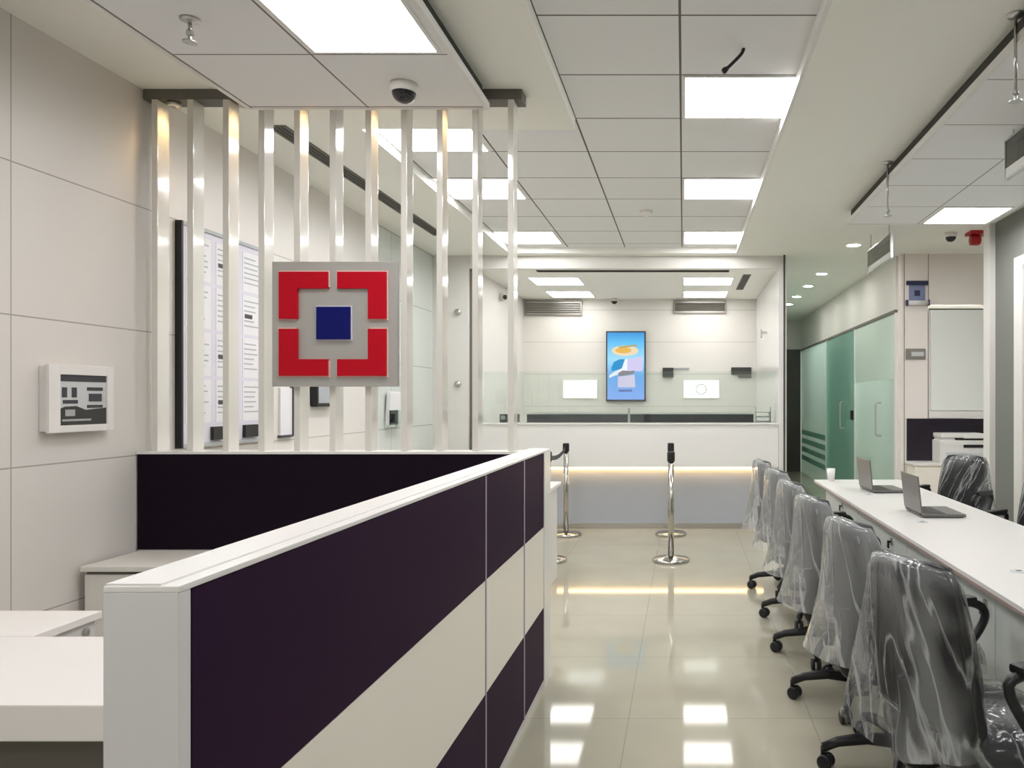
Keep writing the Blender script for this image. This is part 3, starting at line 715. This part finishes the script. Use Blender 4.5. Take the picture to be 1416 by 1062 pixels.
# ------------------------------------------------------------------ long desk
t = thing('long_desk', 'long white desk with grey fronts along the chairs', 'desk', (1.4, 3.7, 0))
DX0, DX1, DY0, DY1 = 1.055, 1.745, .6, 6.35
obj('desk_top', BX(DX0 + .002, DX1, DY0, DY1, .724, .75, bev=.002), 'long_top', t)
obj('edge_band', BX(DX0, DX0 + .002, DY0, DY1, .724, .735), 'desk_edge', t)
PX = 1.15
for k in range(5):
    b = DY1 - .02 - 1.146 * k; a = b - 1.14
    d = obj('front_panel', BX(PX, PX + .02, a, b, .16, .722, bev=.002), 'desk_panel', t)
for yy, zz in ((4.33, .615), (5.67, .63), (2.98, .62)):
    d = obj('lock', BX(PX - .008, PX, yy - .014, yy + .014, zz - .02, zz + .02, bev=.004), 'brushed', t)
    obj('key', BXS([(PX - .022, PX - .006, yy - .012, yy - .004, zz - .006, zz + .006), (PX - .026, PX - .018, yy - .02, yy + .004, zz - .035, zz + .006)]), 'dark', d)
for yy in (DY0 + .02, 3.4, DY1 - .045): obj('leg_panel', BX(PX + .03, DX1 - .04, yy, yy + .025, 0, .724), 'white', t)
for yy in (2.96, 4.15, 5.35):
    bm = bmesh.new(); lathe(bm, [(.03, .7495), (.03, .7525), (.022, .753), (.001, .7525)], (1.265, yy, 0), 20); g = obj('grommet', bm, 'print_pale', t)
    obj('slot', BX(1.255, 1.275, yy - .006, yy + .006, .7528, .7538), 'print_dark', g)

# laptops (screen back towards the waiting chairs)
def laptop(loc, rz, label, src):
    if src: return dup(src, loc, rz, label)
    t = thing('laptop', label, 'laptop', (0, 0, 0), 'laptops on the long desk'); BASE[t.name] = Vector((0, 0, 0))
    b = obj('base', BX(-.12, .12, -.165, .165, .004, .020, bev=.004), 'laptop', t)
    obj('foot', BX(-.11, .11, -.155, .155, 0, .004), 'laptop_dark', b)
    obj('keyboard', BXS([(-.10 + .03 * r, -.075 + .03 * r, -.145 + .0243 * c, -.124 + .0243 * c, .0199, .0215) for r in range(4) for c in range(12)]), 'laptop_dark', b)
    th = math.radians(6)   # lean of the lid beyond upright
    def slab(a0, a1, y0, y1, w0, w1, bev=0):
        bm = BX(a0, a1, y0, y1, w0, w1, bev=bev); bmesh.ops.rotate(bm, cent=(0, 0, 0), matrix=Matrix.Rotation(-th, 3, 'Y'), verts=bm.verts)
        bmesh.ops.translate(bm, vec=(-.12, 0, .022), verts=bm.verts); return bm
    l = obj('lid', slab(-.006, .002, -.165, .165, 0, .205, .002), 'laptop', t)
    obj('screen', slab(.002, .0032, -.152, .152, .012, .193), 'screen_off', l)
    bm = bmesh.new(); tube(bm, [(-.121, -.14, .018), (-.121, .14, .018)], .007); obj('hinge', bm, 'laptop_dark', t)
    t.location = loc; t.rotation_euler = (0, 0, rz)
    return t
lp = laptop((1.425, 4.45, .751), .0, 'open grey laptop on the desk, closer one beside the cable grommet', None)
laptop((1.42, 5.58, .751), .05, 'open brown-grey laptop near the far end of the desk', lp)
bm = bmesh.new(); lathe(bm, [(.001, .75), (.026, .75), (.034, .85), (.031, .85), (.024, .757), (.001, .757)], (1.17, 6.22, 0), 20)
tag(obj('cup', bm, 'white_satin', None, True), 'small white cup on the far end of the long desk', 'cup')

# ------------------------------------------------------------------ office chairs
def back_x(z): return -.205 - .045 * max(0., (z - .5) / .45) ** 1.2
def back_hw(v): return (.228 - .072 * v) * (1 - .12 * max(0, (.06 - v) / .06) ** 2) * (1 - .10 * max(0, (v - .93) / .07) ** 2)

def make_chair(label, film_back):
    t = thing('office_chair', label, 'chair', (0, 0, 0), 'wrapped office chairs'); BASE[t.name] = Vector((0, 0, 0))
    bm = bmesh.new(); lathe(bm, [(.001, .055), (.045, .055), (.05, .08), (.045, .13), (.03, .15), (.001, .15)], (0, 0, 0), 20)
    for k in range(5):
        a = 2 * PI * k / 5 + .35; c, s = math.cos(a), math.sin(a)
        tube(bm, [(.03 * c, .03 * s, .105), (.14 * c, .14 * s, .115), (.25 * c, .25 * s, .100), (.305 * c, .305 * s, .078)], [.028, .024, .020, .018], 8)
    base = obj('base', bm, 'chair_plastic', t, True)
    for k in range(5):
        a = 2 * PI * k / 5 + .35; c, s = .305 * math.cos(a), .305 * math.sin(a); q = a + .6 + k
        bm = bmesh.new(); tube(bm, [(c, s, .085), (c, s, .045)], .010)
        for w in (-1, 1):
            n = Vector((-math.sin(q), math.cos(q), 0)); o = Vector((c, s, .029)) + Vector((math.cos(q), math.sin(q), 0)) * .012
            tube(bm, [o + n * w * .006, o + n * w * .010, o + n * w * .022, o + n * w * .025], [.02, .029, .029, .022], 14)
        obj('caster', bm, 'chair_plastic', base, True)
    bm = bmesh.new(); lathe(bm, [(.025, .14), (.025, .30), (.034, .30), (.034, .36)], (0, 0, 0), 16); box(bm, -.13, .13, -.08, .08, .36, .40, bev=.012)
    obj('gas_lift', bm, 'chair_plastic', t)
    bm = bmesh.new()
    loft(bm, [superloop(.01, 0, z, a, b, 36, 3.6) for z, a, b in ((.405, .17, .18), (.41, .205, .22), (.435, .222, .238), (.465, .222, .238), (.482, .21, .225), (.49, .17, .19), (.491, .06, .07))])
    bmesh.ops.recalc_face_normals(bm, faces=bm.faces); obj('seat', bm, 'cushion', t, True)
    # creased film over the seat
    bm = bmesh.new(); L = []
    for z, a, b in ((.44, .245, .262), (.47, .238, .255), (.492, .226, .243), (.503, .19, .20), (.506, .09, .09), (.506, .01, .01)):
        l = []
        for (x, y, zz) in superloop(.012, 0, z, a, b, 64, 3.2):
            d = noise.noise(Vector((x * 22, y * 9, zz * 9))) * .010 + noise.noise(Vector((x * 50, y * 20, 3))) * .004
            l.append((x, y, zz + abs(d) * 1.3 + (d * 2.2 - .02 if z < .45 else 0)))
        L.append(l)
    loft(bm, L, False, True); obj('seat_wrap', bm, film_back, t, True)
    # back
    bm = bmesh.new(); nu, nv = 14, 18; G = []
    for j in range(nv + 1):
        v = j / nv; z = .50 + .44 * v; hw = back_hw(v)
        G.append([bm.verts.new((back_x(z) + .035 * (i * 2 / nu - 1) ** 2, (i * 2 / nu - 1) * hw, z)) for i in range(nu + 1)])
    for j in range(nv):
        for i in range(nu): bm.faces.new((G[j][i], G[j][i + 1], G[j + 1][i + 1], G[j + 1][i]))
    bk = obj('backrest', bm, 'mesh', t, True); md = bk.modifiers.new('thickness', 'SOLIDIFY'); md.thickness = .012; md.offset = 0
    pts = []
    for v in [i / 12 for i in range(13)]: pts.append((back_x(.5 + .44 * v) + .035, back_hw(v), .5 + .44 * v))
    for u in [1 - 2 * i / 8 for i in range(1, 8)]: pts.append((back_x(.945) + .035 * u * u, u * back_hw(1), .945))
    for v in [1 - i / 12 for i in range(13)]: pts.append((back_x(.5 + .44 * v) + .035, -back_hw(v), .5 + .44 * v))
    for u in [-1 + 2 * i / 8 for i in range(1, 8)]: pts.append((back_x(.495) + .035 * u * u, u * back_hw(0), .495))
    bm = bmesh.new(); tube(bm, pts, .013, 8, True); obj('back_frame', bm, 'chair_plastic', bk, True)
    bm = bmesh.new(); tube(bm, smooth_path([(-.10, 0, .375), (-.20, 0, .375), (-.245, 0, .42), (-.235, 0, .52), (-.245, 0, .62)], 4), [.026] * 12 + [.022] * 5, 10); obj('back_spine', bm, 'chair_plastic', t, True)
    for s in (-1, 1):
        y = s * .262
        P = smooth_path([(-.125, y, .665), (-.02, y, .69), (.09, y, .692), (.15, y, .672), (.165, y, .635), (.13, y, .575), (.06, y, .505), (-.005, y, .475), (-.05, y, .53)], 4, True)
        bm = bmesh.new(); tube(bm, P, .015, 8, True, 1.); tube(bm, [(.03, y, .488), (.03, s * .2, .41), (.03, s * .08, .39)], .014)
        ar = obj('armrest', bm, 'chair_plastic', t, True)
        obj('arm_pad', BX(-.10, .12, y - .026, y + .026, .69, .714, bev=.010), 'chair_plastic', ar)
    # polythene bag hanging over the back
    bm = bmesh.new(); n = 72; L = []; nz = 30
    sd = random.random() * 40
    for j in range(nz + 1):
        w = j / nz; z = .960 - .49 * w
        if j == 0: hw, rear, front = .138, .012, .012
        else:
            q = min(1, w * 8) ** .5
            hw = .138 + (.040 + .078 * w) * q; rear = .016 + .024 * q + .10 * w ** 1.3; front = .020 + .03 * q + .02 * w
        l = []
        for i in range(n):
            th = 2 * PI * i / n; c, s = math.cos(th), math.sin(th)
            y = hw * math.copysign(abs(c) ** .7, c)
            xx = back_x(min(z, .96)) + .034 * min(1, (y / .21) ** 2) + (front if s > 0 else rear) * math.copysign(abs(s) ** .8, s)
            k = w ** .7
            d = noise.noise(Vector((2.2 * c + sd, 2.2 * s + z * 1.2, z * 1.1))) * .030 * k + (.5 - abs(noise.noise(Vector((5 * c + 1.5 * z, 5 * s + sd, z * 1.5))))) * .014 * k
            rr = Vector((s * .6, c, 0)); 
            zz = z + (.05 * noise.noise(Vector((1.1 * c, 1.1 * s, sd))) + .035 * (s if s < 0 else .4 * s)) * w ** 2
            if j == 0: zz -= .016 * (y / .138) ** 2
            l.append((xx + rr.x * d * 1.6 - (.0 if s > 0 else abs(d) * .5), y + rr.y * d + .03 * w * w, zz))
        L.append(l)
    loft(bm, L, True, False); obj('back_wrap', bm, film_back, t, True)
    return t

LB = ['wrapped black office chair largest in view at the near end of the desk row',
      'wrapped office chair second along the desk row, partly behind the largest chair',
      'wrapped office chair third along the row with a grey plastic bag over a dark back',
      'wrapped office chair fourth along the desk row from the near end',
      'wrapped office chair fifth along the desk row from the near end',
      'wrapped office chair at the far end of the row beside the cash counter']
POS = [(.85, 2.3, 22), (.835, 2.97, 14), (.815, 3.66, 12), (.81, 4.33, 10), (.815, 5.03, 12), (.80, 5.78, 9)]
ch0 = make_chair(LB[0], M['film_dark'])
ch2 = make_chair(LB[2], M['film'])
for i, (x, y, a) in enumerate(POS):
    rz = math.radians(a)
    if i == 0: ch0.location = (x, y, 0); ch0.rotation_euler.z = rz
    elif i == 2: ch2.location = (x, y, 0); ch2.rotation_euler.z = rz
    else: dup(ch2, (x, y, 0), rz, LB[i])
dup(ch0, (2.07, 6.06, 0), math.radians(222), 'wrapped black chair behind the desk in front of the printer')
dup(ch0, (2.10, 4.66, 0), math.radians(218), 'wrapped black chair behind the desk against the white framed glazing')

# ------------------------------------------------------------------ pantry wall fittings
t = thing('wall_cupboard', 'tall white cupboard with glossy door above the printer niche', 'cupboard', (2.9, YP, 1.22))
obj('body', BX(2.60, 3.19, YP + .02, YP + .40, 1.20, 2.36), 'cab_body', t)
obj('door', BX(2.615, 3.175, YP, YP + .02, 1.28, 2.345, bev=.004), 'cab_door', t)
obj('fascia', BX(2.60, 3.19, YP + .005, YP + .02, 1.20, 1.275), 'white', t)
obj('reveal', BX(2.60, 3.19, YP + .01, YP + .021, 2.35, 2.36), 'charcoal', t)
t = thing('base_cabinet', 'white counter cabinet under the printer', 'cabinet', (2.8, 8.15, 0))
obj('body', BX(2.36, 3.19, 8.0, YP - .005, 0, .722), 'cream', t)
obj('counter_top', BX(2.34, 3.195, 7.98, YP + .40, .722, .75, bev=.003), 'white', t) if False else obj('counter_top', BX(2.34, 3.195, 7.98, YP - .002, .722, .75, bev=.003), 'white', t)
for a, b in ((2.365, 2.77), (2.78, 3.185)):
    d = obj('door', BX(a, b, 7.985, 8.0, .05, .70, bev=.003), 'cream', t); obj('handle', BX(b - .05, b - .035, 7.97, 7.985, .5, .62), 'brushed', d)
obj('splash_back', BX(2.36, 3.19, YP - .014, YP - .002, .75, 1.195), 'board', t)
p = thing('printer', 'white office printer on the counter under the cupboard', 'printer', (2.89, 8.12, .75))
obj('body', BX(2.62, 3.10, 8.01, 8.27, .751, .98, bev=.015), 'printer', p)
obj('scanner_lid', BX(2.63, 3.08, 8.02, 8.27, 1.005, 1.05, bev=.01), 'printer', p)
obj('neck', BX(2.64, 2.78, 8.04, 8.26, .98, 1.005), 'printer', p)
obj('slot', BXS([(2.80, 3.06, 8.03, 8.26, .98, 1.004), (2.86, 3.06, 8.003, 8.012, .905, .935)]), 'dark', p)
obj('control_strip', BX(2.86, 3.12, 7.995, 8.02, 1.0, 1.018, bev=.004), 'printer', p)
obj('paper_tray', BX(2.68, 3.05, 7.985, 8.01, .80, .86, bev=.004), 'print_pale', p)
t = thing('calendar', 'blue wall calendar with dark top and white lower roll on the narrow pillar', 'calendar', (2.47, YP, 2.4))
obj('sheet', BX(2.385, 2.555, YP - .012, YP, 2.43, 2.61), 'cal_blue', t)
obj('top_bar', BX(2.355, 2.585, YP - .03, YP, 2.605, 2.65, bev=.008), 'navy', t)
bm = bmesh.new(); tube(bm, [(2.36, YP - .03, 2.415), (2.58, YP - .03, 2.415)], .026, 12); obj('roll', bm, 'paper', t, True)
obj('end_cap', BXS([(2.35, 2.362, YP - .06, YP, 2.385, 2.445), (2.578, 2.59, YP - .06, YP, 2.385, 2.445)]), 'navy', t)
obj('figure_block', BX(2.44, 2.50, YP - .014, YP - .012, 2.49, 2.55), 'navy', t)
t = thing('door_plate', 'small bronze name plate on the narrow pillar below the calendar', 'plate', (2.46, YP, 1.82))
obj('plate', BX(2.35, 2.56, YP - .01, YP, 1.82, 1.935, bev=.002), 'vent_metal', t)
obj('band', BX(2.41, 2.54, YP - .012, YP - .01, 1.855, 1.90), 'print_pale', t)

# ------------------------------------------------------------------ camera, world, view
cam = bpy.data.cameras.new('camera'); co = bpy.data.objects.new('camera', cam); COL.objects.link(co)
co.location = (0, 0, 1.4); co.rotation_euler = (PI / 2, 0, 0)
cam.sensor_width = 36; cam.lens = 1085 / 1416 * 36
cam.shift_x = -(945 - 708) / 1416; cam.shift_y = (552 - 531) / 1416
cam.clip_start = .02
SC.camera = co
w = bpy.data.worlds.new('world'); SC.world = w; w.use_nodes = True
w.node_tree.nodes['Background'].inputs[0].default_value = (.9, .95, 1, 1); w.node_tree.nodes['Background'].inputs[1].default_value = .1
SC.view_settings.view_transform = 'Standard'; SC.view_settings.look = 'None'
SC.view_settings.gamma = 1; SC.view_settings.use_curve_mapping = False
SC.view_settings.exposure = 1.0
SC.cycles.use_denoising = True
SC.cycles.max_bounces = 10; SC.cycles.transparent_max_bounces = 16
SC.cycles.sample_clamp_indirect = 8
